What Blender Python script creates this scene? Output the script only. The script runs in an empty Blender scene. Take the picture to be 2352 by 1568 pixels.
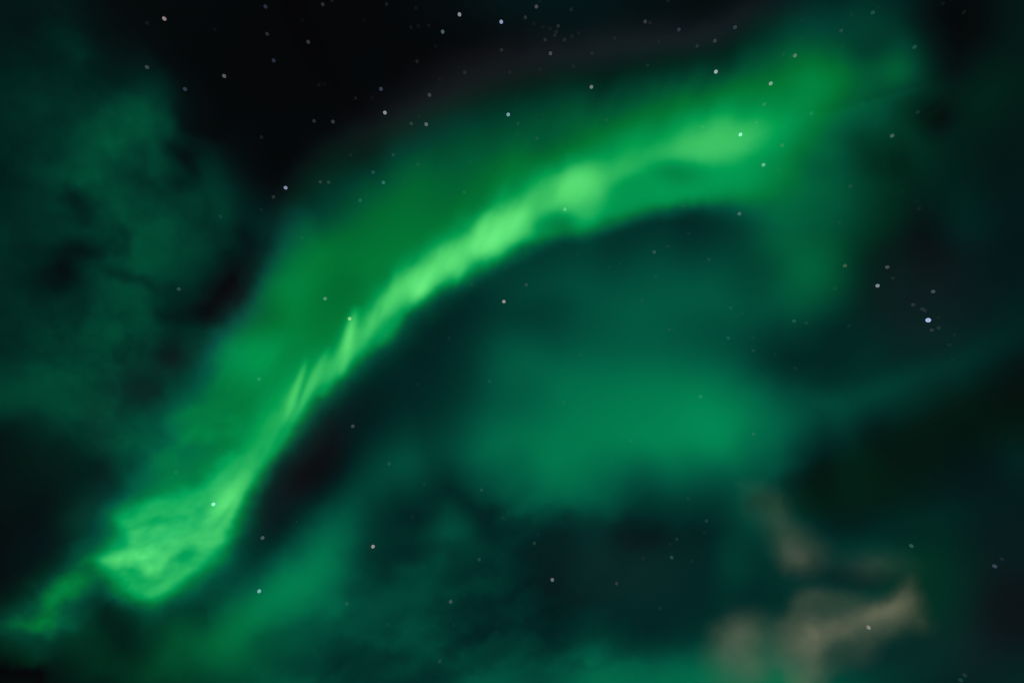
import bpy, math
import numpy as np

# ------------------------------------------------------------------ camera, world, light
SC = bpy.context.scene
COL = SC.collection
ELEV = math.radians(62)                     # the camera looks steeply up into the night sky
cam = bpy.data.cameras.new('camera')
cam_ob = bpy.data.objects.new('camera', cam)
COL.objects.link(cam_ob)
cam_ob.location = (0, 0, 1.6)
cam_ob.rotation_euler = (math.pi / 2 + ELEV, 0, 0)
cam.lens, cam.sensor_width, cam.clip_end = 24, 36, 20000
SC.camera = cam_ob

world = bpy.data.worlds.new('World')
SC.world = world
world.use_nodes = True
bg = world.node_tree.nodes['Background']
bg.inputs[0].default_value = (.0008, .0008, .0010, 1)       # bare night sky, almost black
bg.inputs[1].default_value = 1.0

cloud_lamp = bpy.data.lights.new('cloud_lamp', 'SUN')                     # warm lamp added to light the clouds, in place of unseen town glow
cloud_lamp.energy, cloud_lamp.color, cloud_lamp.angle = 4.2, (1, .86, .60), math.radians(3)
cloud_lamp_ob = bpy.data.objects.new('cloud_lamp', cloud_lamp)
cloud_lamp_ob.rotation_euler = (math.radians(42), 0, math.radians(35))
COL.objects.link(cloud_lamp_ob)

SC.view_settings.view_transform = 'Standard'
SC.view_settings.look = 'None'
SC.view_settings.exposure = 0
SC.view_settings.gamma = 1
SC.cycles.transparent_max_bounces = 128
SC.cycles.volume_bounces = 2
SC.cycles.max_bounces = 4

# ------------------------------------------------------------------ helpers
FW = np.array([0, math.cos(ELEV), math.sin(ELEV)])
UP = np.array([0, -math.sin(ELEV), math.cos(ELEV)])
FOC = 2352 / 36 * 24                        # sky survey units (angles) used to chart the sky

def chart(X, Y, H):
    """direction of the point (X, Y, H) on the sky chart, and its distance"""
    z = H - 1.6
    d = Y * FW[1] + z * FW[2]
    return 1176 + FOC * X / d, 784 - FOC * (Y * UP[1] + z * UP[2]) / d, np.sqrt(X * X + Y * Y + z * z)

# the sky chart raster
RS, MG = 4.0, 320.0
cx = np.arange(-MG, 2352 + MG + 1, RS)
cy = np.arange(-MG, 1568 + MG + 1, RS)
U, V = np.meshgrid(cx, cy)

def sample(F, u, v):
    a = np.clip((u + MG) / RS, 0, F.shape[1] - 1.001)
    b = np.clip((v + MG) / RS, 0, F.shape[0] - 1.001)
    i, j = a.astype(int), b.astype(int)
    fa, fb = a - i, b - j
    return (F[j, i] * (1 - fa) + F[j, i + 1] * fa) * (1 - fb) + (F[j + 1, i] * (1 - fa) + F[j + 1, i + 1] * fa) * fb

def vnoise(u, v, seed):
    rs = np.random.RandomState(seed)
    T = rs.rand(257, 257)
    i, j = np.floor(u).astype(int), np.floor(v).astype(int)
    a, b = u - i, v - j
    a = a * a * a * (a * (a * 6 - 15) + 10); b = b * b * b * (b * (b * 6 - 15) + 10)
    i, j = i % 256, j % 256
    return (T[j, i] * (1 - a) + T[j, i + 1] * a) * (1 - b) + (T[j + 1, i] * (1 - a) + T[j + 1, i + 1] * a) * b

def fbm(scale, seed, octs=4, ang=0, stretch=1, gain=.5, u=None, v=None):
    """noise from -1 to 1; stretch > 1 draws it out along the direction ang (degrees)"""
    u = U if u is None else u; v = V if v is None else v
    c, s = math.cos(math.radians(ang)), math.sin(math.radians(ang))
    p, q = (u * c + v * s) / stretch, (-u * s + v * c)
    out, amp, tot = 0, 1, 0
    for k in range(octs):
        out = out + amp * vnoise(p / scale * 2 ** k + 31.7 * k + 500, q / scale * 2 ** k + 17.3 * k + 500, seed + k)
        tot += amp; amp *= gain
    return (out / tot - .5) * 2.6

WU2 = fbm(64, 311, 5, gain=.62); WV2 = fbm(64, 321, 5, gain=.62)
WU = fbm(150, 11, 4) + .55 * WU2; WV = fbm(150, 21, 4) + .55 * WV2  # a domain warp that keeps edges from being clean curves

def blob(x, y, sx, sy, ang=0, p=2.0, warp=0.0):
    c, s = math.cos(math.radians(ang)), math.sin(math.radians(ang))
    du, dv = U + warp * WU - x, V + warp * WV - y
    r2 = ((du * c + dv * s) / sx) ** 2 + ((-du * s + dv * c) / sy) ** 2
    return np.exp(-.5 * r2 ** (p / 2))

def catmull(P, n=14):
    P = np.array(P, float)
    Q = np.vstack([2 * P[0] - P[1], P, 2 * P[-1] - P[-2]])
    out = []
    for k in range(1, len(Q) - 2):
        for t in np.linspace(0, 1, n, endpoint=False):
            a, b, c, d = Q[k - 1], Q[k], Q[k + 1], Q[k + 2]
            out.append(.5 * (2 * b + (c - a) * t + (2 * a - 5 * b + 4 * c - d) * t * t + (3 * b - a - 3 * c + d) * t ** 3))
    out.append(P[-1])
    return np.array(out)

def spine(nodes, warp=0.0):
    """for every chart cell: signed distance to the curve (positive on its left when walking) and the node values there"""
    C = catmull(nodes)
    u, v = U + warp * WU, V + warp * WV
    best = np.full(U.shape, 1e18); sd = np.zeros(U.shape); over = np.zeros(U.shape)
    vals = [np.zeros(U.shape) for _ in range(C.shape[1] - 2)]
    for k in range(len(C) - 1):
        a, b = C[k], C[k + 1]
        dx, dy = b[0] - a[0], b[1] - a[1]; L2 = dx * dx + dy * dy
        traw = ((u - a[0]) * dx + (v - a[1]) * dy) / L2
        t = np.clip(traw, 0, 1)
        ex, ey = u - a[0] - t * dx, v - a[1] - t * dy
        d2 = ex * ex + ey * ey
        m = d2 < best
        best = np.where(m, d2, best)
        sgn = np.sign(dy * ex - dx * ey)
        sd = np.where(m, sgn * np.sqrt(d2), sd)
        if k == 0: over = np.where(m, np.maximum(-traw, 0) * math.sqrt(L2), over)
        elif k == len(C) - 2: over = np.where(m, np.maximum(traw - 1, 0) * math.sqrt(L2), over)
        else: over = np.where(m, 0, over)
        for q in range(len(vals)):
            vals[q] = np.where(m, a[2 + q] + (b[2 + q] - a[2 + q]) * t, vals[q])
    return sd, over, vals

def mix(F, m, val):
    return F * (1 - m) + val * m

def sstep(a, b, x):
    t = np.clip((x - a) / (b - a), 0, 1)
    return t * t * (3 - 2 * t)

def lin(s):
    s = np.maximum(s, 0) / 255
    return np.where(s < .04045, s / 12.92, ((s + .055) / 1.055) ** 2.4)

def poly(pts, soft, warp=0.0, grow=0.0):
    """soft-edged filled outline: 1 inside, 0 outside"""
    u, v = U + warp * WU, V + warp * WV
    best = np.full(U.shape, 1e18); inside = np.zeros(U.shape, bool)
    n = len(pts)
    for k in range(n):
        (x0, y0), (x1, y1) = pts[k], pts[(k + 1) % n]
        dx, dy = x1 - x0, y1 - y0
        t = np.clip(((u - x0) * dx + (v - y0) * dy) / (dx * dx + dy * dy), 0, 1)
        best = np.minimum(best, (u - x0 - t * dx) ** 2 + (v - y0 - t * dy) ** 2)
        c = ((y0 > v) != (y1 > v)) & (u < dx * (v - y0) / (dy if dy else 1e-9) + x0)
        inside ^= c
    d = np.where(inside, 1, -1) * np.sqrt(best)
    return sstep(-soft, soft, d + grow)
# ------------------------------------------------------------------ how bright the sky glows (green, 0 to 255, as the eye reads it)
# broad diffuse glow on a coarse chart, every 147 x 131
GRID = np.array([
 [22,28,14, 8, 8, 8, 8,12,22,22,14,10,12,30,40,12,24],
 [30,40,34, 9, 8, 8, 8, 8,10,14,14,14,20,45,42,16,26],
 [38,50,60, 9, 8, 8, 8, 8, 8, 8,10,12,20,45,44,28,26],
 [40,55,64,42, 9, 8, 8, 8, 8,10,20,30,30,50,40,34,24],
 [42,48,66,56,24, 8,10,14,20,30,40,50,55,60,35,34,26],
 [38,36,55,50,16,10,14,30,48,62,70,84,88,80,28,24,34],
 [44,55,60,44,30,14,20,38,62,82,86,88,64,56,34,32,32],
 [62,68,60,50,40,20,26,46,85,108,116,118,84,46,52,50,24],
 [20,36,60,60,30,22,40,62,112,116,128,134,98,40,36,22,20],
 [14,24,55,50,26,30,62,66,74,90,72,75,58,26,24,22,24],
 [12,24,50,50,40,60,60,42,58,50,36,36,44,46,46,40,26],
 [30,36,45,60,62,66,70,62,52,46,42,40,48,55,55,38,26],
 [14,22,44,60,66,62,54,68,80, 98,92,94,92,60,46,32,38]], float)

def bicubic(G):
    def up(A, pos):                         # Catmull-Rom along axis 0
        n = A.shape[0]
        i = np.clip(np.floor(pos).astype(int), 0, n - 2); t = (np.clip(pos, 0, n - 1) - i)[:, None]
        g = lambda k: A[np.clip(i + k, 0, n - 1)]
        a, b, c, d = g(-1), g(0), g(1), g(2)
        return .5 * (2 * b + (c - a) * t + (2 * a - 5 * b + 4 * c - d) * t * t + (3 * b - a - 3 * c + d) * t ** 3)
    A = up(G, cy / (1568 / 12))
    return up(A.T, cx / (2352 / 16)).T

D = bicubic(GRID)
# soft texture: streaky, strongest in the cloudy left and bottom
tex = fbm(170, 41, 5, ang=-35, stretch=1.5)
leftm = sstep(700, 350, U) * sstep(1250, 900, V)
botm = sstep(1000, 1250, V) * sstep(1700, 1300, U)
CL1 = fbm(130, 331, 6, ang=35, stretch=1.3, gain=.56, u=U + 34 * WU2, v=V + 34 * WV2)   # cloud lumps, upper left
CL2 = fbm(80, 341, 6, ang=-28, stretch=1.7, gain=.56, u=U + 24 * WU2, v=V + 24 * WV2)   # torn cloud, bottom
D = D * (1 + tex * (.06 + .14 * leftm + .10 * botm) + .36 * CL1 * leftm * sstep(-60, 260, U) + .13 * fbm(46, 361, 5, ang=40, stretch=1.5, gain=.62, u=U + 20 * WU2, v=V + 20 * WV2) * leftm + .34 * CL2 * botm)
D = D * (1 + .02 * fbm(300, 351, 3, ang=-20, stretch=3))
# ragged right edge of the aurora-lit cloud bank, painted into the left glow
U_, V_ = U, V
U, V = U + 9 * WU2, V + 9 * WV2
sd, ov, _ = spine([(215,-200),(235,-40),(270,40),(330,95),(365,130),(392,170),(418,220),(428,262),(440,300),(470,325),(500,340),(520,385),(545,425),(580,470),(610,500),(650,560),(640,700)], warp=13)
edge = sstep(9, -24 - 30 * sstep(200, 0, V), sd)
U, V = U_, V_
black = (1 - edge) * sstep(1000, 700, U + V * .9) * sstep(560, 480, V)
D = mix(D, black, 6)
D = mix(D, .85 * blob(262,62,95,42,45,2.4,24), 12)
D = mix(D, .6 * blob(275,165,50,34,20,2,24), 20)
D = mix(D, .6 * blob(540,455,60,34,45,2.2,14), 34)
for x, y, sx, sy, a, val, k in [
    (435,356,24,15,0,8,.95), (446,384,14,22,-20,8,.9), (402,338,18,24,0,16,.8), (405,400,22,26,0,36,.6), (430,415,28,16,0,24,.7), (397,298,12,18,0,50,.7),
    (480,345,30,12,10,24,.6), (362,376,26,22,0,60,.7), (300,170,55,22,20,26,.5), (335,425,50,16,25,38,.7), (437,455,30,20,0,54,.7), (470,462,12,26,0,30,.6),
    (500,400,26,40,-30,36,.7), (512,488,24,20,0,56,.7), (540,500,20,26,0,40,.6), (287,476,44,34,0,68,.6), (360,580,34,24,0,68,.7), (160,452,26,18,30,26,.8),
    (176,490,20,26,0,28,.7), (125,525,36,22,20,50,.7), (185,572,50,17,6,16,.9), (142,612,30,26,-30,9,.95), (110,640,30,22,0,18,.7), (212,602,24,12,10,48,.7),
    (300,640,60,12,22,24,.6), (250,680,40,14,0,52,.4),
    (545,690,50,36,-35,18,.95), (500,740,70,22,22,20,.95), (400,715,30,22,25,24,.7), (575,610,28,50,20,18,.9), (520,590,20,18,0,22,.8), (572,538,18,26,-20,16,.9), (600,560,20,34,0,22,.85),
    (470,660,18,12,0,34,.6), (527,628,16,26,10,20,.8), (425,690,26,10,-10,46,.5), (535,725,10,20,-30,50,.5),
    (387,805,34,32,0,20,.92), (400,780,26,20,20,34,.7), (332,908,36,26,12,24,.88), (300,870,24,14,0,44,.5), (350,950,30,16,0,42,.5),
    (480,764,34,9,10,60,.6), (420,860,30,18,0,62,.5)]:
    D = mix(D, .9 * k * blob(x, y, sx, sy, a, 2.2, 22), val)
# dark corner cloud on the left edge and the dim teal streak above it
D = mix(D, .8 * blob(60,905,90,24,4,2.4,20), 66)
D = mix(D, .9 * blob(-20,1080,120,95,25,2.6,20), 14)
D = mix(D, .8 * blob(110,1060,70,45,20,2,20), 24)
D = mix(D, .9 * blob(60,1230,90,90,0,2.6,30), 16)
# the gap between the arc and the lower ribbon
D = mix(D, .97 * blob(690,1060,46,150,35,3,10), 24)
D = mix(D, .9 * blob(600,1190,48,60,35,3,12), 22)
D = mix(D, .8 * blob(800,940,60,110,42,2.4,8), 26)
D = mix(D, .6 * blob(905,850,70,80,45,2,8), 34)
# lower ribbon
sd, ov, (w, g) = spine([(1010,980,70,34),(930,1080,72,62),(860,1150,70,76),(790,1215,62,92),(735,1290,66,118),(670,1345,70,130),
                        (600,1405,70,120),(545,1460,66,110),(490,1490,58,98),(420,1480,50,72)], warp=14)
m = np.where(sd > 0, np.exp(-(np.abs(sd) / (w * 1.15)) ** 2.0), np.exp(-(np.abs(sd) / (w * 1.1)) ** 1.8)) * np.exp(-(ov / 60) ** 2)
RIB = m; RIBG = g
D = mix(D, .9 * blob(450,1340,70,40,-20,2.2,20), 44)
D = mix(D, .85 * blob(330,1480,130,45,-8,2.4,20), 44)
D = mix(D, m, np.maximum(g, D))
D = mix(D, .8 * blob(640,1505,60,40,-20,2,20), 76)
# aurora-lit cloud wisps low in the middle, painted into the glow
for x, y, sx, sy, a, val, k in [
    (905,1190,60,80,20,40,.8), (1020,1215,42,26,-30,72,.9), (1060,1195,24,40,0,66,.6), (1090,1260,40,16,30,56,.5),
    (930,1290,60,30,0,40,.8), (950,1320,36,16,-25,66,.85), (1005,1300,14,22,0,60,.7), (970,1350,40,14,-50,66,.7),
    (870,1400,90,26,-20,72,.75), (820,1350,30,16,0,56,.5), (760,1440,40,20,-20,72,.5), (1120,1210,30,40,0,50,.6), (1190,1330,50,16,-20,58,.5),
    (880,1500,60,20,0,50,.6), (1050,1150,60,22,30,46,.6), (700,1530,70,22,0,52,.5), (1180,1500,30,26,0,72,.4)]:
    D = mix(D, k * blob(x, y, sx, sy, a, 2.2, 22), val)
# big bright diffuse patch on the right of centre
D = mix(D, .85 * blob(1640,990,190,60,-4,2.2,14), 138)
D = mix(D, .7 * blob(1290,1075,130,75,8,2.2,14), 120)
D = mix(D, .6 * blob(1420,930,160,70,6,2.2,14), 120)
D = mix(D, .7 * blob(1190,880,60,70,0,2,14), 90)
# dark pool underneath
D = mix(D, .9 * blob(1400,1290,190,80,3,3.4,16), 36)
D = mix(D, .5 * blob(1240,1250,50,40,0,2.4,16), 34)
D = mix(D, .7 * blob(1560,1370,110,80,0,2.6,16), 38)
D = mix(D, .7 * blob(1690,1300,36,60,10,2.2,16), 62)
D = mix(D, .7 * blob(1760,1380,60,30,0,2.2,16), 34)
# dark window at right with the star cluster
D = mix(D, .85 * blob(2090,700,100,95,35,2.6,14), 28)
D = mix(D, .8 * blob(2110,560,60,120,10,2.4,14), 24)
D = mix(D, .7 * blob(2200,640,60,50,0,2.4,14), 22)
D = mix(D, .85 * blob(1910,825,110,55,6,2.4,14), 38)
D = mix(D, .6 * blob(2080,790,110,50,0,2.4,14), 36)
D = mix(D, .6 * blob(2010,370,60,60,0,2,10), 38)
# teal streak that climbs to the right, and the dark bank below it
sd, ov, (w, g) = spine([(1740,1000,75,100),(1850,955,60,80),(1950,930,50,68),(2060,890,44,58),(2180,850,44,50),(2300,790,44,42),(2420,720,44,36)], warp=10)
m = np.where(sd > 0, np.exp(-(np.abs(sd) / (w * .9)) ** 2), np.exp(-(np.abs(sd) / w) ** 2.4)) * np.exp(-(ov / 50) ** 2)
D = mix(D, m, np.maximum(g, D))
sd, ov, (w, g) = spine([(1740,1165,22,50),(1830,1135,50,34),(1960,1100,86,20),(2080,1050,90,18),(2200,980,95,18),(2330,930,100,18),(2500,860,110,16)], warp=14)
m = np.exp(-(np.abs(sd) / w) ** 2.6) * np.exp(-(ov / 50) ** 2)
DARKB = m
D = mix(D, m * .9, g + 6)
D = mix(D, .7 * blob(2340,1050,40,60,0,2,10), 34)
D = mix(D, .6 * blob(2120,1180,120,45,-5,2,14), 46)
D = mix(D, .7 * blob(2000,1260,70,30,10,2,14), 56)
D = mix(D, .9 * blob(2320,1350,80,160,0,2.6,14), 24)
D = mix(D, .8 * blob(2140,1340,60,110,0,2.4,14), 46)
D = mix(D, .8 * blob(1940,1320,80,26,8,2.2,10), 34)
D = mix(D, .7 * blob(2080,1480,110,40,-8,2.2,10), 34)
# right part: faint corner glow
D = mix(D, .6 * blob(2190,50,70,90,10,2.0,10), 12)
D = mix(D, .5 * blob(2340,450,60,250,0,2.4,10), 26)
# bottom ribbon
D = mix(D, .85 * blob(1500,1600,260,50,-2,2.2,24), 112)
D = mix(D, .6 * blob(1180,1575,80,40,0,2.2,24), 84)
for x, y, r, dg in [(350,255,55,22),(100,100,70,-4),(350,1000,50,8),(900,850,60,8),(1250,1540,70,-20),(1000,1530,70,-20),(940,1060,50,18),(955,1180,40,-14),
                    (300,1420,50,-10),(380,1480,40,12),(40,1550,60,-34),(2250,200,60,8),(20,1100,60,5),(1450,700,70,10),(1300,1280,60,-6),(2180,60,80,-3),(1180,140,120,-5),
                    (800,150,200,-5),(2330,300,60,0),(505,455,34,12),(470,420,34,8),(1800,1540,50,14),(800,1230,50,4),(2340,1060,30,4)]:
    D = D + dg * blob(x, y, r, r)
D = np.clip(D, 0, 255)

# ------------------------------------------------------------------ the bright arc
NOD = [ # x, y, width below, core width, core, veil, veil fall, veil width, where the veil starts to fade
 (330,1335,52,62,205,108,.4,230,.02),(430,1268,52,66,212,122,.45,310,.02),(500,1185,44,46,218,138,.45,350,.04),(545,1110,29,32,204,146,.5,370,.06),
 (590,1040,30,36,180,148,.4,350,.12),(640,970,33,35,184,142,.1,262,.42),(690,905,30,28,180,138,0,246,.56),(750,850,32,28,182,134,.02,272,.57),
 (800,796,36,29,186,122,.04,300,.57),(868,730,42,38,196,114,.08,330,.54),(955,652,40,44,216,114,.18,380,.46),(1045,598,38,50,210,114,.26,390,.40),
 (1160,525,42,60,220,110,.36,375,.32),(1245,474,50,74,200,112,.46,360,.28),(1330,436,60,88,206,114,.54,340,.24),(1420,398,50,100,184,120,.62,318,.20),
 (1520,352,56,100,184,126,.66,288,.16),(1620,335,70,100,196,130,.66,274,.14),(1720,312,84,104,176,134,.64,270,.14),(1830,275,100,96,150,124,.50,280,.25),
 (1940,245,120,100,118,96,.40,250,.25),(2040,215,100,80,72,56,.30,210,.25)]
U, V = U + 3.5 * WU2 * sstep(1500, 900, U), V + 3.5 * WV2 * sstep(1500, 900, U)
sd, ov, (wb, wc, cg, vg, vk, vw, ve) = spine(NOD, warp=8)
U, V = U_, V_
along = fbm(60, 71, 3, ang=-65, stretch=4)              # rays crossing the arc steeply
ray = fbm(34, 81, 3, ang=-66, stretch=7)
core = np.where(sd < 0, np.exp(-(np.abs(sd) / (wb * (1 + .10 * along + .16 * fbm(70, 171, 3)))) ** 2.5), np.exp(-(sd / (wc * (1 + .18 * along))) ** 1.6))
core = core * np.exp(-(ov / 90) ** 2)
wv = vw * (1 + .05 * fbm(260, 91, 3))
sdv = np.where(sd > 0, sd / wv, 0)
far = sstep(.55, .95, sdv)                              # how far out in the veil: the outer part turns teal, then dusky
e = np.clip((sdv - ve) / (1.18 - ve), 0, 1)
vprof = np.where(sd > 0, 1 - e * e * (3 - 2 * e), np.exp(-(np.abs(sd) / (wb * 1.8 + 12 * sstep(1200, 900, U))) ** 2.2)) * np.exp(-(ov / 130) ** 2)
A = vprof * vg * (1 - vk * np.clip(sdv, 0, 1)) * (1 + .04 * fbm(200, 95, 3, ang=-40, stretch=2))
A = np.maximum(A, 0)
A = A + core * np.maximum(cg * (1 + .03 * ray) - A, 0)
A = mix(A, .75 * blob(590,790,60,85,35,2.2,14), 146)
A = mix(A, .6 * blob(560,900,60,50,0,2.2,14), 140)
A = mix(A, .5 * blob(700,640,50,110,38,2.2,14), 124)
A = mix(A, .6 * blob(790,640,30,120,40,2.2,10), 104)
A = mix(A, .55 * blob(690,790,24,90,38,2.2,10), 116)
A = mix(A, .5 * blob(655,700,50,60,35,2.2,14), 128)
D = D * (1 - .85 * sstep(12, 60, A) * (sd > 0) * sstep(500, 640, U))
# distinct rays near the middle
def ray_stroke(A, pts, val, k=1.0):
    n = len(pts)
    s, o, (w, q) = spine([(*p, -1 + 2 * i / (n - 1)) for i, p in enumerate(pts)])
    return mix(A, k * np.exp(-(s / w) ** 2) * (1 - q * q) ** .8 * 1.25, val)
for k, val, pts in [
    (.85, 226, [(780,870,9),(790,828,13),(800,785,14),(808,745,13),(822,700,9)]),
    (.80, 210, [(650,985,9),(664,945,10),(676,908,10),(690,866,8),(706,820,5)]),
    (.70, 200, [(670,975,9),(686,930,13),(710,885,14),(734,842,11),(756,795,6)]),
    (.50, 150, [(676,960,5),(688,915,6),(704,870,6),(722,820,5)]),
    (.45, 192, [(735,915,8),(756,872,15),(778,840,14),(800,800,8)]),
    (.60, 184, [(590,1075,12),(608,1030,22),(628,990,20),(650,945,10)]),
    (.45, 160, [(622,1050,6),(644,1000,9),(664,965,7),(680,930,4)]),
    (.55, 168, [(862,800,10),(880,772,20),(902,745,18),(925,710,10)]),
    (.40, 205, [(885,730,7),(898,695,11),(906,660,12),(912,615,8)]),
    (.35, 180, [(930,720,8),(940,685,11),(944,650,10),(950,610,6)]),
    (.45, 188, [(1046,660,6),(1056,620,10),(1062,590,10),(1068,550,6)]),
    (.40, 226, [(1088,600,8),(1100,560,14),(1110,520,14),(1118,480,8)]),
    (.35, 180, [(1210,560,6),(1222,520,12),(1232,480,12),(1244,430,6)]),
    (.30, 150, [(860,745,4),(872,715,6),(880,690,4)])]:
    A = ray_stroke(A, pts, val, k)
# knots
A = mix(A, .9 * blob(958,658,26,24,-35,2.2,4), 234)
A = mix(A, .7 * blob(1036,610,30,30,-35,2.2,4), 224)
A = mix(A, .75 * blob(1160,535,55,34,-25,2.4,8), 234)
A = mix(A, .4 * blob(995,628,30,22,-35,2.2,6), 210)
A = mix(A, .85 * blob(1330,430,42,36,-30,2.4,10), 228)
A = mix(A, .6 * blob(1340,490,40,24,0,2.2,8), 180)
A = mix(A, .8 * blob(1265,512,36,22,-30,2.2,8), 132)
A = mix(A, .45 * blob(1245,450,40,20,-20,2.2,8), 190)
# the part of the arc beneath the ridge on the right, with its notch
A = mix(A, .92 * blob(1520,440,150,40,-8,3.4,10), 156)
A = mix(A, .8 * blob(1720,400,110,62,-6,2.8,10), 158)
A = mix(A, .6 * blob(1420,480,60,28,-14,2.4,10), 148)
A = mix(A, .9 * blob(1558,392,44,24,6,2.2,6), 126)
A = mix(A, .5 * blob(1450,440,40,22,0,2.2,6), 142)
A = mix(A, .7 * blob(1640,335,90,30,-12,2.2,8), 204)
A = mix(A, .55 * blob(1850,340,60,55,0,2.2,12), 152)
# right end: fans out and fades
A = mix(A, .8 * blob(1880,440,110,80,-10,2.4,16), 106)
A = mix(A, .5 * blob(1860,590,120,110,0,2.0,16), 86)
A = mix(A, .6 * blob(2050,172,80,28,18,2.0,10), 92)
A = mix(A, .6 * blob(1970,95,110,60,0,2.0,14), 54)
A = mix(A, .7 * blob(1950,300,50,40,0,2.2,14), 92)
A = mix(A, .6 * blob(1900,210,110,60,0,2.2,14), 126)
# lower left head, broken up by cloud
tx = fbm(46, 101, 6, ang=-16, stretch=2.4, gain=.6, u=U + 12 * WU2, v=V + 12 * WV2)
tx2 = fbm(70, 111, 6, ang=-25, stretch=1.8, gain=.6, u=U + 20 * WU2, v=V + 20 * WV2)
flank = blob(400,1010,150,150,-30,3,0)
A = A * (1 + .22 * tx2 * flank)
for k, x, y, sx, sy, a, val in [(.6,447,994,34,16,-25,142),(.6,490,1002,16,14,0,152),(.6,430,1070,44,16,-30,98),(.5,352,1085,50,20,-30,106),
    (.5,517,1030,44,14,-20,126),(.5,393,1114,44,16,-20,134),(.5,520,900,40,30,-30,138),(.5,560,960,24,40,20,128),(.5,300,1168,40,20,-25,104),(.6,178,1188,50,50,0,70)]:
    A = mix(A, k * blob(x, y, sx, sy, a, 2.2, 14), val)
HEAD = poly([(228,1288),(262,1268),(284,1252),(282,1226),(268,1196),(300,1172),(352,1150),(420,1128),(480,1110),(530,1080),(575,1062),(590,1085),
             (545,1150),(505,1209),(476,1255),(447,1300),(410,1345),(372,1372),(345,1376),(312,1362),(280,1336),(250,1310)], 25, 9)
A = mix(A, .95 * poly([(190,1295),(250,1250),(240,1190),(330,1130),(470,1085),(585,1040),(600,1090),(520,1220),(450,1330),(375,1400),(310,1385),(240,1330)], 46, 20), np.maximum(A, 122))
A = mix(A, HEAD, 173)
for k, val, pts in [
    (.75, 222, [(225,1290,10),(290,1284,18),(345,1282,28),(385,1270,16),(420,1262,8)]),
    (.60, 222, [(330,1325,8),(345,1300,20),(360,1280,16),(376,1260,8)]),
    (.65, 212, [(345,1256,8),(390,1246,16),(440,1240,18),(480,1226,18),(505,1200,12)]),
    (.75, 214, [(460,1222,12),(490,1185,20),(516,1152,22),(540,1118,18),(572,1075,10)]),
    (.55, 188, [(285,1340,9),(318,1358,13),(360,1354,15),(400,1330,12),(440,1295,10),(460,1270,5)]),
    (.32, 150, [(385,1290,6),(410,1276,12),(432,1262,13),(455,1245,6)]),
    (.26, 146, [(300,1322,5),(335,1334,9),(365,1334,8),(385,1318,5)]),
    (.3, 152, [(270,1306,4),(300,1310,6),(330,1314,4)]),
    (.25, 156, [(300,1215,6),(340,1196,8),(380,1186,6)]),
    (.50, 190, [(290,1248,6),(330,1226,14),(370,1214,10),(400,1205,6)]),
    (.30, 156, [(480,1225,5),(505,1196,8),(528,1166,6),(540,1146,4)])]:
    A = ray_stroke(A, pts, val, k)
A = A * (1 + .17 * tx * blob(380,1240,150,110,-35,3,0))
# tail drifting out to the lower left corner
TL = 0 * A
for x, y, sx, sy, a, val in [(205,1312,90,46,-35,66),(110,1390,95,50,-30,62),(20,1440,90,40,-10,50),(160,1346,42,16,-38,52),(215,1330,46,16,-12,34),(103,1430,52,13,-4,40),
    (135,1375,34,20,-50,30),(60,1432,50,9,-6,22),(182,1410,40,26,0,22),(87,1497,34,13,-22,26),(110,1470,90,34,-10,24),(186,1250,46,26,-10,34),(248,1234,40,20,0,30),(240,1352,50,20,8,30)]:
    TL = TL + val * blob(x, y, sx, sy, a, 2.0, 18)
TL = TL * (1 + .30 * tx2) * .58
A = np.maximum(A, TL) + .25 * np.minimum(A, TL)
for x, y, r, dg in [(2050,300,60,-28),(1900,480,70,-18),(450,1000,60,-10),(1120,640,40,6)]:
    A = A + dg * blob(x, y, r, r)
A = np.clip(A, 0, 245)

D = mix(D, .6 * blob(1735,1505,80,70,0,2.4,12), 84)
D = mix(D, .6 * blob(1930,1415,150,66,-6,2.4,12), 58)
D = mix(D, .6 * blob(1800,1205,50,90,-34,2.2,12), 66)
D = mix(D, .5 * blob(2020,1290,80,30,6,2,12), 58)
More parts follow.
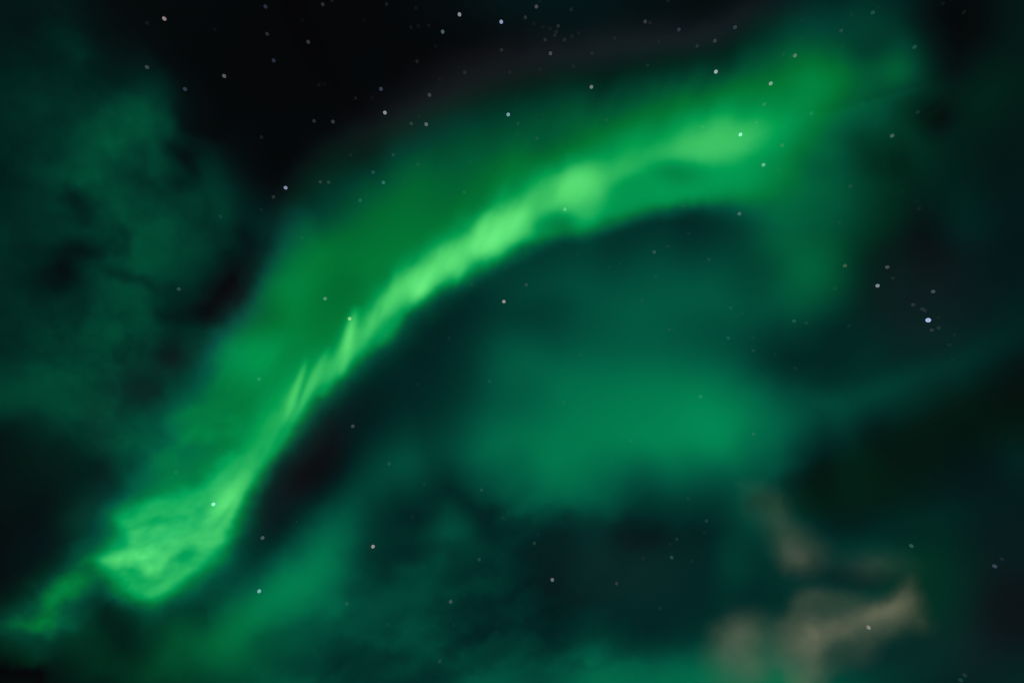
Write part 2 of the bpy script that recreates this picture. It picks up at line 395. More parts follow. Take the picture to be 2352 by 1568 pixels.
# levels checked at spots over the whole sky: (x, y, change)
# FIXA
LEVEL = [(100,100,-5),(200,250,-6),(350,250,4),(100,500,-5),(250,700,1),(60,905,2),(20,1100,7),(100,1050,15),(450,150,-1),(800,150,2),(300,80,0),(700,1050,-29),(900,850,-5),(1000,420,-3),(900,480,7),(700,620,-1),(580,800,13),(1176,300,7),(1176,220,10),(1176,170,-3),(1176,400,5),(1400,250,-10),(1600,200,-5),(1600,120,-1),(1950,60,8),(2080,170,50),(2050,300,26),(2250,200,5),(2330,300,-2),(2180,60,-6),(1880,600,6),(1900,480,0),(2100,650,-2),(2120,560,-14),(1900,830,-1),(2060,880,-1),(2200,960,-2),(2330,880,-8),(1960,1080,12),(2340,1050,1),(1640,990,4),(1300,1050,2),(1250,750,-14),(1450,700,0),(1300,1280,9),(1500,1350,2),(1500,1560,-8),(1250,1540,-1),(1000,1530,6),(660,1340,-7),(560,1450,2),(800,1230,-1),(940,1060,-2),(950,1180,1),(1030,1210,14),(300,1420,-21),(200,1500,1),(380,1480,2),(40,1540,22),(100,1300,9),(450,1000,-22),(350,1000,26),(300,1100,-18),(2200,1350,-3),(2320,1400,-16),(450,890,-34),(500,806,40),(533,823,24),(517,856,-52),(467,940,-41),(430,950,63),(400,920,-15),(360,960,-25),(540,750,-45),(560,720,-39),(575,690,-46),(654,558,26),(621,608,12),(621,658,8),(688,624,-1),(595,634,-5),(1276,1178,-15),(1476,1128,-55),(1476,1178,-28),(1376,1112,-21),(1609,1095,-44),(1609,1162,-32),(1209,1195,-5),(1200,640,14),(1300,600,16),(1500,560,7),(1600,560,-13),(1700,560,-14),(1750,620,-26),(1200,800,11),(1400,800,-6),(1600,800,-9),(1700,900,-7),(1176,900,-2),(1100,900,-7),(1050,950,4),(1000,900,2),(950,950,6),(1100,1000,0),(1176,1100,-26),(1100,1150,-30),(1000,1130,-30),(950,1120,14),(1780,860,-10),(1800,960,-20),(1850,1000,-66),(1850,1080,-9),(1760,1080,-10),(1750,1020,-33),(2000,950,-20),(2100,1000,2),(1780,450,9),(1780,520,33),(1850,560,11),(1950,560,-11),(1980,450,-32),(1980,620,-20),(2000,150,-12),(1900,150,14),(1850,80,30),(1800,60,7),(1750,140,-8),(1980,250,-32),(2000,340,-84),(1900,350,-37),(2100,230,-80),(2150,180,-13),(1050,300,16),(960,360,15),(860,420,-27),(780,500,-37),(820,560,12),(760,700,-5),(1300,350,-30),(1300,250,15),(1500,220,-6),(1500,270,-30),(1400,320,-14),(1600,260,-12),(1700,200,-14),(2200,500,4),(2250,400,-3),(2340,600,-6),(2250,800,1),(1250,1300,-14),(1350,1400,2),(1600,1450,3),(1450,1480,-8),(1300,1450,-7),(1176,1450,-5),(1864,923,7),(1931,923,0),(1997,873,12),(1850,965,-10),(1830,700,-2),(1900,700,-18),(540,600,3),(500,720,-14),(560,690,-57)]
# FIXB
num = 0 * U; den = 0 * U + .25
for x, y, dg in LEVEL:
    w = np.exp(-.5 * ((U - x) ** 2 + (V - y) ** 2) / 42 ** 2)
    num += w * dg; den += w
chg = num / den
inA = sstep(-8, 8, A - D)
A = np.clip(A + chg * inA * sstep(0, 20, A), 0, 245)
D = np.clip(D + chg * (1 - inA), 3, 255)
# the knot past the middle, and the scalloped lower edge beyond it
A = mix(A, .85 * blob(1328,430,40,36,-20,2.4,8), 226)
A = mix(A, .45 * blob(1345,480,34,36,10,2.2,8), 186)
A = mix(A, .5 * blob(1288,514,26,18,-20,2.0,8), 104)
A = mix(A, .55 * blob(1205,582,26,12,-20,2.2,5), 78)
A = mix(A, .45 * blob(1405,512,26,12,-10,2.2,6), 92)
A = mix(A, .40 * blob(1530,495,34,10,0,2.2,6), 84)
A = mix(A, .50 * blob(1545,396,42,20,6,2.2,6), 122)
A = mix(A, .35 * blob(1650,330,80,34,-12,2.2,8), 200)
A = mix(A, .5 * blob(430,952,34,20,-20,2.2,12), 132)
D = mix(D, .6 * blob(1742,1140,54,54,0,2,10), 78)
rays = fbm(30, 181, 4, ang=-62, stretch=6, gain=.6)
A = A * (1 + .045 * rays * sstep(90, 150, A) * sstep(1500, 1100, U))

# ------------------------------------------------------------------ from brightness to the colour of the light
def curve(x, pts):
    p = np.array(pts, float)
    return np.interp(x, p[:, 0], p[:, 1])
def colour(G, kind):
    if kind == 'arc':
        B = far * curve(G, [(0,0),(20,12),(40,29),(60,49),(85,59),(110,66),(140,76),(255,150)]) + (1 - far) * curve(G, [(0,0),(30,18),(58,40),(85,50),(105,47),(118,52),(140,70),(155,76),(180,92),(210,108),(235,127),(255,150)])
        R = curve(G, [(0,0),(156,0),(170,28),(186,52),(205,72),(225,94),(240,110),(255,125)])
    else:
        B = curve(G, [(0,0),(20,21),(40,37),(60,49),(80,60),(100,69),(120,77),(140,85),(255,150)]) * (1 - .28 * HUE)
        R = 0 * G
    return lin(R), lin(G), lin(B)
# where the diffuse glow is a deeper, less teal green
HUE = .42 * sstep(750, 450, U) * sstep(1250, 1000, V) + 1.0 * blob(200,1500,330,120,0,3,20) + .8 * blob(1900,520,130,170,0,2.4,20) \
    + 1.0 * DARKB * sstep(1770, 1900, U) + .7 * blob(2340,150,120,200,0,2.6,20) + .7 * blob(2150,1330,90,120,0,2.4,14) + .3 * blob(2000,200,200,140,0,2.4,14)
HUE = np.clip(HUE + .8 * blob(2040,300,150,200,0,2.2,14), 0, 1)
far = far * sstep(180, 330, U) * (1 - .6 * blob(2040,260,130,160,0,2.4,10))
# windows where grey sky shows through, and the black sky
WIN = 1.0 * blob(690,1060,60,150,35,3,10) + 1.0 * blob(2120,690,105,110,35,2.4,14) + .75 * blob(1420,1300,150,80,3,2.6,16) \
    + .8 * blob(2300,1400,90,150,0,2.4,14) + .7 * blob(550,690,70,60,0,2.2,20) + .6 * blob(387,805,40,34,0,2.2,12) + .6 * blob(332,910,40,30,0,2.2,12) \
    + .8 * blob(1960,1320,110,40,6,2.2,10) + .6 * blob(2100,1490,140,60,0,2.4,14)
WIN = np.clip(WIN, 0, 1)
# ------------------------------------------------------------------ builders
def volume_material(name, col, dens, scatter=False, absorb=None):
    m = bpy.data.materials.new(name); m.use_nodes = True
    nt = m.node_tree; nt.nodes.clear()
    o = nt.nodes.new('ShaderNodeOutputMaterial')
    if scatter:
        e = nt.nodes.new('ShaderNodeVolumePrincipled')
        e.inputs['Color'].default_value = (*col, 1)
        e.inputs['Density'].default_value = dens
    else:
        e = nt.nodes.new('ShaderNodeEmission')
        e.inputs[0].default_value = (*col, 1); e.inputs[1].default_value = dens
    nt.links.new(e.outputs[0], o.inputs['Volume'])
    return m

BOX = (-1500, 1500, -260, 2000)

def body(name, L, H, step, dens, mat, parent=None, floor=.0006, box=BOX):
    """a closed lens-shaped body of glowing (or misty) air lying level at height H: thick where L is large, thin where it is small.
    L is what a ray should gather on its way through (radiance, or optical depth)"""
    s = H / 1000
    x = np.arange(box[0] * s, box[1] * s, step); y = np.arange(box[2] * s, box[3] * s, step)
    X, Y = np.meshgrid(x, y)
    u, v, r = chart(X, Y, H)
    path = sample(L, u, v)
    ins = (u > -MG + 5) & (u < 2352 + MG - 5) & (v > -MG + 5) & (v < 1568 + MG - 5)
    t = np.where(ins, np.maximum(path - floor, 0) / dens * (H - 1.6) / r, 0)
    eps = .01
    q = np.maximum.reduce([t[:-1, :-1], t[1:, :-1], t[:-1, 1:], t[1:, 1:]]) > eps
    t = np.maximum(t, eps)
    ny, nx = X.shape; N = nx * ny; idx = np.arange(N).reshape(ny, nx)
    Vt = np.concatenate([np.stack([X, Y, H - t / 2], -1).reshape(-1, 3), np.stack([X, Y, H + t / 2], -1).reshape(-1, 3)])
    a, b, c, e = idx[:-1, :-1][q], idx[:-1, 1:][q], idx[1:, 1:][q], idx[1:, :-1][q]
    fs = [np.stack([e, c, b, a], -1), np.stack([a, b, c, e], -1) + N]
    P = np.pad(q, 1)
    def wall(m, A_, B_):
        i, j = A_[m], B_[m]
        fs.append(np.stack([i, j, j + N, i + N], -1))
    wall(q & ~P[1:-1, :-2], idx[1:, :-1], idx[:-1, :-1])
    wall(q & ~P[1:-1, 2:], idx[:-1, 1:], idx[1:, 1:])
    wall(q & ~P[:-2, 1:-1], idx[:-1, :-1], idx[:-1, 1:])
    wall(q & ~P[2:, 1:-1], idx[1:, 1:], idx[1:, :-1])
    Fc = np.concatenate(fs)
    used = np.unique(Fc); rm = np.zeros(2 * N, np.int64); rm[used] = np.arange(len(used))
    Vt = Vt[used]; Fc = rm[Fc].astype(np.int32)
    o = Vt.mean(0); Vt = Vt - o
    me = bpy.data.meshes.new(name)
    me.vertices.add(len(Vt)); me.vertices.foreach_set('co', Vt.ravel())
    me.loops.add(Fc.size); me.loops.foreach_set('vertex_index', Fc.ravel())
    me.polygons.add(len(Fc)); me.polygons.foreach_set('loop_start', np.arange(0, Fc.size, 4, dtype=np.int32))
    me.update()
    me.materials.append(mat)
    ob = bpy.data.objects.new(name, me)
    COL.objects.link(ob)
    if parent is not None:
        ob.parent = parent; ob.location = o - np.array(parent.location)
    else:
        ob.location = o
    print(name, 'faces', len(Fc), 'thickest', round(float(t.max()), 1))
    return ob

def thing(name, label, cat, loc, group=None):
    o = bpy.data.objects.new(name, None); COL.objects.link(o)
    o.location = loc; o.empty_display_size = 20
    tag(o, label, cat, group)
    return o

def tag(o, label, cat, group=None):
    o['label'] = label; o['category'] = cat
    if group: o['group'] = group

# light of the four kinds of glow
C_GREEN, C_BLUE, C_PALE, C_DUSK = (0, 1, .10), (0, .25, 1), (.33, 1, .38), (.85, .9, 1.15)
M_GREEN = volume_material('green_glow', C_GREEN, .050)
M_BLUE = volume_material('teal_glow', C_BLUE, .020)
M_PALE = volume_material('pale_glow', C_PALE, .050)
M_DUSK = volume_material('dusk_glow', C_DUSK, .0012)
M_GREEN2 = volume_material('diffuse_green_glow', C_GREEN, .025)
M_BLUE2 = volume_material('diffuse_teal_glow', C_BLUE, .012)

def split(R, G, B, bright):
    """how much of each kind of light adds up to the colour"""
    if bright:
        pale = np.minimum(R / .33, G) * sstep(90, 150, A)
        R = np.maximum(R - .33 * pale, 0); G = G - pale; B = B - .38 * pale
    else:
        pale = 0 * R
    dusk = R
    # G = g + .25 b ; B = .1 g + b
    b = (B - .1 * G) / (1 - .025); b = np.clip(b, 0, None)
    g = np.maximum(G - .25 * b, 0)
    return g, b, pale, dusk
# ------------------------------------------------------------------ the aurora arc
R_, G_, B_ = colour(A, 'arc')
g, b, p, k = split(R_, G_, B_, True)
arc = thing('aurora_arc', 'brilliant green aurora arc sweeping diagonally across the sky from lower left to upper right', 'aurora', (0, 600, 1000))
body('green_veil', g, 1000, 4, .050, M_GREEN, arc, .0010)
body('bright_core', p, 1050, 4, .050, M_PALE, arc, .0010)
body('teal_fringe', b, 1090, 6, .020, M_BLUE, arc, .0004)

# ------------------------------------------------------------------ diffuse glows: one field shared out between things by where they lie
R_, G_, B_ = colour(D, 'glow')
g, b, _, k = split(R_, G_, B_, False)
seeds = {
 'left': [(60,100),(200,300),(350,450),(100,520),(250,700),(100,880),(350,900),(20,1100),(400,1030),(540,600)],
 'patch': [(1250,700),(1500,700),(1700,650),(1250,950),(1600,980),(1400,1080),(1150,1050),(1850,600),(1050,800)],
 'ribbon': [(960,1040),(860,1150),(735,1290),(640,1380),(540,1470),(640,1100)],
 'low': [(1020,1220),(1100,1400),(950,1540),(1500,1590),(1250,1590),(1400,1300),(1800,1590),(1650,1300),(880,1420)],
 'streak': [(1900,940),(2060,890),(2250,810),(2100,1200),(2000,700),(2250,600),(2200,1400),(2340,1100),(2000,1500)],
 'top': [(1950,60),(2300,150),(2250,350),(1200,10),(2000,350),(1600,100)],
 'corner': [(100,1350),(200,1500),(300,1520),(120,1250)]}
SP = {'left': 110, 'patch': 120, 'ribbon': 80, 'low': 110, 'streak': 110, 'top': 110, 'corner': 90}
W = {}
for n, pts in seeds.items():
    W[n] = sum(np.exp(-.5 * ((U - x) ** 2 + (V - y) ** 2) / SP[n] ** 2) for x, y in pts) + 1e-30
tot = sum(W.values())
for n in W: W[n] = W[n] / tot
info = {
 'left': ('diffuse_glow', 'ragged cloud bank filling the upper left, its teal aurora light made as glow', 1160),  # cloud bank: the aurora light on it is put into a glowing volume
 'patch': ('diffuse_glow', 'broad soft green patch under the arc, right of the centre', 1150),
 'ribbon': ('diffuse_glow', 'faint teal ribbon slanting parallel below the lower half of the arc', 1140),
 'low': ('diffuse_glow', 'dark teal glow along the bottom edge, lit cloud wisps painted into it', 1170),
 'streak': ('diffuse_glow', 'dim teal streak climbing to the right edge over the dark cloud bank', 1180),
 'top': ('diffuse_glow', 'very faint dark green haze of light in the upper right corner', 1190),
 'corner': ('diffuse_glow', 'murky green glow in the lower left corner under the arc tail', 1200)}
for n, (nm, lab, H) in info.items():
    t = thing(nm, lab, 'aurora glow', (0, 600, H), 'diffuse glows around the arc')
    body('green_light', g * W[n], H, 5 if n in ('left', 'low') else 8, .025, M_GREEN2, t, .0004)
    body('teal_light', b * W[n], H + 70, 6 if n == 'left' else 9, .012, M_BLUE2, t, .0004)

# purple-grey dusk above the arc and the grey of the darker gaps
dusk = thing('upper_fringe', 'dim purplish grey fringe above the outer edge of the arc', 'aurora glow', (0, 500, 1330))
F = lin((5 + 14 * sstep(700, 1000, U)) * sstep(1950, 1600, U) * np.exp(-((sdv - .94) / .17) ** 2) * (sd > 0) * np.exp(-(ov / 160) ** 2))
body('grey_light', F, 1330, 10, .0012, M_DUSK, dusk, .0003)
F2 = .0032 * WIN + .0013 * sstep(40, 14, D) * sstep(40, 10, A)
grey = thing('sky_glow', 'faint grey night sky light showing in the dark gaps between green glows', 'sky glow', (0, 600, 1400))
body('grey_light', F2, 1400, 12, .0012, M_DUSK, grey, .0003)

# ------------------------------------------------------------------ clouds
def cloud(label, T, H, col, dens, step=7, name='cloud'):
    m = volume_material('cloud_mist', col, dens, True)
    o = body(name, T, H, step, dens, m, None, .004)
    tag(o, label, 'cloud', 'clouds in the lower sky')
    return o
WARM = (.93, .90, .86)
def ragged(P, sc, amt, seed):
    """P is how bright the lamp-lit mist should read (0 to 255); gives the optical depth for it"""
    P = np.maximum(P * (1 + amt * fbm(sc, seed, 6, gain=.58, u=U + 18 * WU2, v=V + 18 * WV2)), 0)
    return -np.log(1 - np.minimum(lin(P) / .29, .85))
T = 64 * blob(1712,1500,74,76,8,3.0,24) + 24 * blob(1728,1448,46,32,-10,2.2,16)
cloud('round beige grey cloud, leftmost of the warm clouds low on the right', ragged(T * .90, 60, .20, 131), 600, WARM, .07, 5)
P2 = poly([(1838,1372),(1862,1346),(1943,1357),(2015,1382),(2058,1362),(2092,1340),(2114,1392),(2122,1430),(2073,1438),(1998,1456),(1922,1460),(1892,1490),
           (1904,1530),(1885,1580),(1830,1575),(1808,1530),(1806,1440)], 28, 22, 12)
T = P2 * (54 + 40 * blob(1870,1463,34,30,0,2,8) + 34 * blob(1955,1424,62,20,-16,2,8) + 34 * blob(2052,1396,44,22,-20,2,8) + 28 * blob(1866,1540,30,30,0,2,8) + 8 * blob(1862,1372,30,24,0,2,8)) \
    + (1 - P2) * (40 * blob(1955,1492,56,36,-24,2.4,12) + 30 * blob(1795,1480,34,60,0,2.4,12) + 22 * blob(2110,1430,40,24,20,2,12))
cloud('ragged beige cloud with a hooked right end, brightest of the warm clouds', ragged(T * .82, 56, .20, 147), 640, WARM, .07, 5)
P3 = poly([(1706,1120),(1745,1118),(1786,1138),(1836,1200),(1900,1240),(1890,1275),(1862,1302),(1816,1308),(1775,1240),(1727,1172)], 36, 16, 10)
T = P3 * (24 + 44 * blob(1838,1278,40,30,20,2,8) + 14 * blob(1800,1210,30,40,-30,2,8))
cloud('wedge shaped olive cloud above the ragged beige cloud', ragged(T * .95, 60, .16, 151), 680, WARM, .06, 5)
T = 30 * blob(2010,1290,66,26,6,2,14)
cloud('thin greenish grey cloud wisp right of the olive wedge, above the ragged beige cloud', ragged(T, 60, .2, 161), 700, WARM, .03, 5)
T = (.30 * DARKB + .30 * blob(1960,1322,80,18,8,2.2,10)) * (1 + .3 * CL2)
cloud('long dark cloud bank slanting in from the right edge', np.maximum(T, 0), 740, (.008,.014,.006), .03, 7)  # near-black mist colour stands in for a cloud left unlit
T = (.35 * blob(-30,1090,130,95,25,2.4,24) + .25 * blob(110,1070,70,50,20,2,20) + .2 * blob(-10,1300,100,120,0,2.2,24)) * (1 + .3 * CL2)
cloud('dark brown cloud at the left edge beneath the teal streak', np.maximum(T, 0), 720, (.010,.009,.005), .03, 7)  # shade put into the mist colour, so the lamp hardly shows on it
# ------------------------------------------------------------------ stars
TS = 640 / 1764 * 2352 / 2560
OFF = [(0,0),(588,0),(1176,0),(1764,0),(0,522.8),(588,522.8),(1176,522.8),(1764,522.8),(0,1045.5),(588,1045.5),(1176,1045.5),(1764,1045.5)]
# per chart field: x, y, brightness (hundredths), tint
STARS = [
 [(1132,130,75,'p'),(1013,160,14,'t'),(1013,464,35,'w'),(1545,525,50,'w'),(1275,615,35,'b'),(1520,1492,20,'t'),(1480,205,7,'b')],
 [(65,47,30,'b'),(460,32,25,'w'),(522,2,15,'w'),(900,30,15,'w'),(1102,55,11,'g'),(1402,101,80,'w'),(1690,152,100,'b'),(1286,220,50,'c'),
  (1190,178,10,'w'),(1118,180,9,'w'),(1068,190,11,'w'),(742,140,7,'b'),(318,138,7,'b'),(77,235,25,'w'),(360,290,30,'w'),(122,418,30,'b'),
  (1238,320,9,'b'),(1110,424,17,'w'),(1692,345,20,'w'),(1438,500,20,'w'),(1748,500,13,'w'),(1267,550,9,'w'),(434,586,11,'b'),(470,580,7,'b'),
  (861,614,40,'b'),(1195,655,35,'w'),(888,777,80,'w'),(686,677,13,'w'),(800,675,7,'w'),(400,834,25,'w'),(530,839,30,'w'),(1070,852,28,'g'),
  (1173,857,55,'w'),(1738,790,85,'c'),(1124,800,10,'g'),(38,946,16,'b'),(652,1068,13,'w'),(945,1067,25,'t'),(1115,1134,20,'t'),
  (807,1187,35,'t'),(878,1258,50,'t'),(1028,1252,10,'t'),(443,1254,25,'w'),(500,1256,25,'w'),(204,1294,90,'b'),(120,1357,25,'w'),
  (36,1445,13,'g'),(718,1380,35,'t'),(1436,1324,20,'g'),(1477,1115,10,'t'),(1207,1338,7,'g')],
 [(168,47,40,'w'),(190,10,10,'w'),(407,66,16,'w'),(92,121,25,'w'),(150,163,10,'w'),(213,187,9,'w'),(318,180,22,'w'),(262,200,10,'w'),
  (305,222,16,'w'),(294,245,16,'w'),(460,228,10,'w'),(414,252,13,'w'),(228,275,20,'w'),(362,275,18,'w'),(265,369,40,'w'),(708,264,13,'w'),
  (551,369,16,'w'),(424,458,13,'w'),(193,478,10,'w'),(918,150,30,'w'),(950,157,15,'w'),(1074,5,15,'b'),(1150,205,30,'b'),(1537,189,35,'b'),
  (1398,283,30,'w'),(1276,318,20,'w'),(1012,283,9,'w'),(934,452,16,'g'),(1405,495,95,'w'),(547,600,65,'w'),(1738,719,30,'g'),(1683,845,20,'y'),
  (1310,876,26,'g'),(1574,928,100,'c'),(1530,920,10,'g'),(1733,1136,70,'c'),(1567,1473,50,'b'),(1183,1420,13,'g'),(365,1443,60,'g'),
  (343,1248,16,'g'),(41,852,20,'t'),(172,952,20,'t'),(38,925,10,'t'),(110,995,10,'t'),(285,868,9,'t'),(212,795,7,'t'),(600,715,10,'t'),
  (651,827,15,'t'),(1097,575,9,'t')],
 [(19,576,75,'w'),(186,384,50,'w'),(105,376,15,'t'),(160,390,12,'t'),(504,213,26,'t'),(575,102,13,'t'),(722,88,35,'t'),(755,50,9,'t'),
  (1010,325,35,'t'),(512,320,11,'t'),(300,782,30,'t'),(98,1003,25,'y'),(855,936,45,'c'),(1032,773,20,'t'),(568,1284,20,'g'),(1350,85,13,'t'),
  (1205,25,11,'t'),(235,140,9,'t'),(232,263,7,'t'),(1040,1438,12,'w'),(1027,1385,8,'w'),(494,1530,13,'t'),(72,1167,10,'g'),(148,541,9,'t'),(920,1316,7,'t')],
 [(1232,423,35,'g')],
 [(316,71,16,'t'),(888,420,13,'g'),(476,489,55,'c'),(645,627,80,'y'),(1708,509,80,'p'),(1486,395,13,'g'),(1330,762,13,'t'),(1113,1078,11,'t'),
  (1610,1058,20,'t'),(20,1042,40,'t'),(78,1122,10,'t'),(897,742,13,'g'),(760,706,13,'g'),(667,1367,36,'w'),(1722,278,7,'g'),(1545,857,8,'g')],
 [(1217,42,13,'t'),(1075,127,16,'t'),(980,168,35,'b'),(1357,220,20,'t'),(990,340,13,'g'),(670,272,10,'g'),(745,250,9,'g'),(98,394,25,'w'),
  (896,505,16,'t'),(564,490,8,'t'),(1506,552,20,'t'),(1582,588,12,'t'),(1085,702,15,'g'),(1118,700,10,'g'),(1491,760,30,'t'),(1660,757,12,'t'),
  (1662,847,20,'t'),(390,764,10,'t'),(473,876,12,'g'),(107,947,8,'t'),(356,1200,15,'t'),(1299,1163,35,'t'),(1663,1420,25,'t'),(1464,980,7,'t'),
  (820,1468,15,'t'),(455,186,7,'t'),(1720,1020,8,'t')],
 [(530,262,35,'y'),(822,272,40,'w'),(860,347,16,'t'),(755,400,75,'w'),(1138,440,40,'c'),(462,420,15,'t'),(1000,530,24,'w'),(1062,560,20,'w'),
  (1080,571,20,'w'),(1104,637,120,'b'),(1176,690,20,'w'),(1128,705,25,'w'),(1175,620,9,'w'),(180,643,35,'t'),(264,657,20,'t'),(558,676,15,'t'),
  (1285,737,13,'t'),(1250,808,15,'t'),(186,967,15,'t'),(48,872,12,'t'),(1275,905,7,'t')],
 [(1470,336,100,'c'),(1212,116,20,'t')],
 [(45,567,45,'c'),(22,934,85,'c'),(806,627,80,'p'),(917,57,30,'t'),(1160,198,15,'t'),(1554,237,25,'t'),(1078,420,10,'w'),(1697,427,15,'t'),
  (1708,440,12,'t'),(1740,385,10,'t'),(1538,716,30,'t'),(1341,1007,36,'w'),(626,1020,25,'t'),(908,1163,13,'t'),(1360,1165,13,'t'),
  (1658,1212,10,'t'),(1225,1170,7,'t'),(1266,1416,25,'t'),(1695,682,8,'t'),(1655,1440,10,'t'),(1672,840,8,'t')],
 [(154,604,25,'g'),(182,540,10,'t'),(278,856,60,'w'),(1340,451,25,'t'),(1325,527,12,'t'),(1135,577,20,'t'),(1085,610,10,'t'),(1100,702,35,'t'),
  (1238,727,13,'t'),(904,708,11,'w'),(721,881,25,'w'),(1018,1050,13,'w'),(750,118,10,'t'),(682,50,9,'t'),(1215,298,15,'t'),(1645,800,8,'t'),(500,195,7,'t')],
 [(988,622,40,'g'),(1562,762,40,'b'),(1612,713,15,'b'),(693,1184,70,'p'),(1355,1512,25,'t'),(1328,1546,30,'t')]]
TINT = {'w': (.76,.83,.95), 'b': (.50,.66,1), 'c': (.55,.88,1), 't': (.20,.75,.78), 'g': (.40,.90,.62), 'y': (.80,.95,.50), 'p': (1,.74,.78)}
WORD = {'w': 'white', 'b': 'blue', 'c': 'pale cyan', 't': 'teal', 'g': 'greenish', 'y': 'yellowish', 'p': 'pinkish'}
# bright landmark stars, by field and order in it: (label, short handle)
LAND = {
 (0,0): ('reddish star alone in the black sky near the top left corner', 'the reddish top left star'),
 (0,3): ('small white star in the black sky right of the ragged cloud edge', 'the white star by the ragged cloud'),
 (1,5): ('white star near the top edge, left of the brightest blue white top star', 'the white star near the top'),
 (1,6): ('brightest blue white star near the middle of the top edge', 'the blue white star near the top middle'),
 (1,7): ('grey blue star below and left of the white star near the top edge', 'the grey blue star near the top'),
 (1,26): ('bright white star on the black sky just above the outer fringe of the arc', 'the bright star above the outer fringe'),
 (1,32): ('medium white star just inside the dim upper fringe of the arc', 'the medium star inside the upper fringe'),
 (1,33): ('bright bluish white star on the teal upper edge of the arc near the middle', 'the bluish star on the upper arc edge'),
 (1,40): ('teal star in the left upper veil of the arc, brighter of a close pair', 'the teal star in the upper left veil'),
 (1,44): ('vivid blue star on black between the ragged cloud and the arc', 'the vivid blue star left of the arc'),
 (2,28): ('brilliant white star above the right half of the arc', 'the brilliant star above the arc'),
 (2,29): ('grey white star above the arc right of its middle, at the dusky fringe', 'the grey star above the arc middle'),
 (2,33): ('bright cyan star over the pale green ridge at the right end of the arc', 'the cyan star on the right ridge'),
 (2,35): ('soft cyan star below the ridge at the right end of the arc', 'the soft cyan star under the right ridge'),
 (2,36): ('bluish star in the dark just beneath the right underside of the arc', 'the bluish star under the arc'),
 (2,38): ('pale green star on the bright knot at the middle of the arc', 'the star on the middle knot'),
 (3,0): ('white star on the green veil at the upper right end of the arc', 'the white star on the upper right veil'),
 (3,1): ('smaller white star ringed in teal at the upper right, over the arc end', 'the ringed white star at upper right'),
 (3,12): ('blue teal star in the dim green right of the arc end', 'the blue teal star right of the arc'),
 (5,2): ('sea blue star in the green veil left of the arc core', 'the sea blue star in the veil'),
 (5,3): ('yellow white star on the upper rim of the arc core', 'the yellow white star on the core rim'),
 (5,4): ('pinkish white star alone in the dark green beneath the arc', 'the pinkish star beneath the arc'),
 (7,3): ('white star at the left of the small cluster in the dark right window', 'the white star left of the cluster'),
 (7,9): ('large brilliant blue white star, biggest of all, in the dark window at right', 'the biggest star at right'),
 (8,0): ('bright cyan white star on the swirling lower left head of the arc', 'the arc head star'),
 (9,0): ('grey blue star in the dark gap under the lower left arc', 'the grey blue star in the dark gap'),
 (9,1): ('bright pale cyan star on the lower ribbon near the bottom left', 'the pale cyan star on the ribbon'),
 (9,2): ('pinkish white star in the dim teal between the ribbon and the wisps', 'the pinkish star near the wisps'),
 (10,2): ('white star in the dark pool low in the middle', 'the white star in the dark pool'),
 (11,3): ('pinkish star shining through the ragged beige cloud', 'the star in the beige cloud')}

def star_mesh():
    import bmesh
    bm = bmesh.new()
    bmesh.ops.create_icosphere(bm, subdivisions=3, radius=1)
    for f in bm.faces: f.smooth = True
    me = bpy.data.meshes.new('star'); bm.to_mesh(me); bm.free()
    m = bpy.data.materials.new('starlight'); m.use_nodes = True
    nt = m.node_tree; nt.nodes.clear()
    o = nt.nodes.new('ShaderNodeOutputMaterial'); e = nt.nodes.new('ShaderNodeEmission')
    oi = nt.nodes.new('ShaderNodeObjectInfo')
    lw = nt.nodes.new('ShaderNodeLayerWeight'); lw.inputs[0].default_value = .5
    mp = nt.nodes.new('ShaderNodeMapRange'); mp.inputs[3].default_value = .70; mp.inputs[4].default_value = 1.35
    nt.links.new(lw.outputs['Facing'], mp.inputs[0])
    nt.links.new(mp.outputs[0], e.inputs[1]); nt.links.new(oi.outputs['Color'], e.inputs[0])
    nt.links.new(e.outputs[0], o.inputs['Surface'])
    me.materials.append(m)
    return me

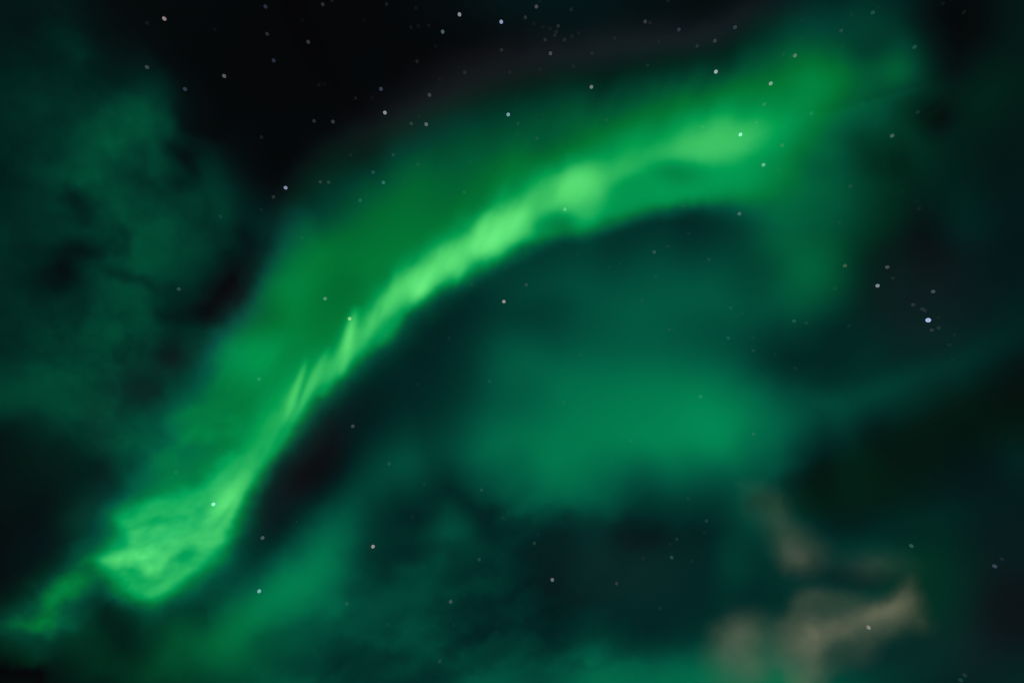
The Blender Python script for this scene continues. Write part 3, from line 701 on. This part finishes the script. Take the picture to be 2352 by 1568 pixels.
from mathutils import Vector, Matrix
def build_stars():
    me = star_mesh()
    items = []
    for k, lst in enumerate(STARS):
        for n, (x, y, br, ti) in enumerate(lst):
            items.append(dict(u=OFF[k][0] + x * TS, v=OFF[k][1] + y * TS, br=br / 100, ti=ti, key=(k, n)))
    land = [s for s in items if s['key'] in LAND]
    rest = [s for s in items if s['key'] not in LAND]
    for s in land: s['label'] = LAND[s['key']][0]
    buckets = {}
    for s in rest:
        L = min(land, key=lambda q: math.hypot(q['u'] - s['u'], q['v'] - s['v']))
        du, dv = s['u'] - L['u'], s['v'] - L['v']
        a = math.degrees(math.atan2(-dv, du)) % 360
        dr = ['right of', 'upper right of', 'above', 'upper left of', 'left of', 'lower left of', 'below', 'lower right of'][int((a + 22.5) // 45) % 8]
        s['dist'] = math.hypot(du, dv)
        buckets.setdefault((dr, LAND[L['key']][1]), []).append(s)
    ORD = ['nearest', 'second', 'third', 'fourth', 'fifth', 'sixth', 'seventh', 'eighth', 'ninth', 'tenth', 'eleventh', 'twelfth', 'thirteenth', 'fourteenth']
    for (dr, hd), lst in buckets.items():
        lst.sort(key=lambda s: s['dist'])
        for n, s in enumerate(lst):
            adj = 'small' if s['br'] >= .3 else 'faint' if s['br'] >= .15 else 'barely visible'
            ordw = '' if len(lst) == 1 else ORD[n] + ' '
            s['label'] = f"{ordw}{adj} {WORD[s['ti']]} star {dr} {hd}"
    seen = set()
    first = None
    RT = Vector((1, 0, 0)); UPV = Vector(UP); FV = Vector(FW)
    for s in items:
        assert s['label'] not in seen, s['label']
        seen.add(s['label'])
        du, dv = s['u'] - 1176, s['v'] - 784
        d = (FV * FOC + RT * du - UPV * dv)
        ray_len = d.length; d.normalize()
        dist = 2600
        rad = 3.7 * dist / ray_len * (1.0 if s['br'] < 1.1 else 1.25)
        if s['br'] < .3: rad *= .95
        ob = bpy.data.objects.new('star', me)
        COL.objects.link(ob)
        rr = math.hypot(du, dv) / 1413
        # stars far off the lens axis are a little drawn out
        r3 = (RT * du - UPV * dv); r3 = (r3 - d * r3.dot(d)); r3 = r3.normalized() if r3.length > 1e-6 else RT
        M = Matrix((r3, d.cross(r3), d)).transposed().to_4x4()
        ob.matrix_world = Matrix.Translation(Vector((0, 0, 1.6)) + d * dist) @ M @ Matrix.Diagonal((rad * (1 + .35 * rr * rr), rad, rad, 1))
        c = TINT[s['ti']]
        b = s['br']
        L = .62 * b ** 2.15 + .003
        if b < .3: c = tuple(x * .6 + .3 for x in c)
        ob.color = (c[0] * L, c[1] * L, c[2] * L, 1)
        tag(ob, s['label'], 'star', 'stars scattered over the night sky')
    print([s['label'] for s in items if len(s['label'].split()) > 15]); print('stars', len(items), 'longest label', max(len(s['label'].split()) for s in items))
build_stars()
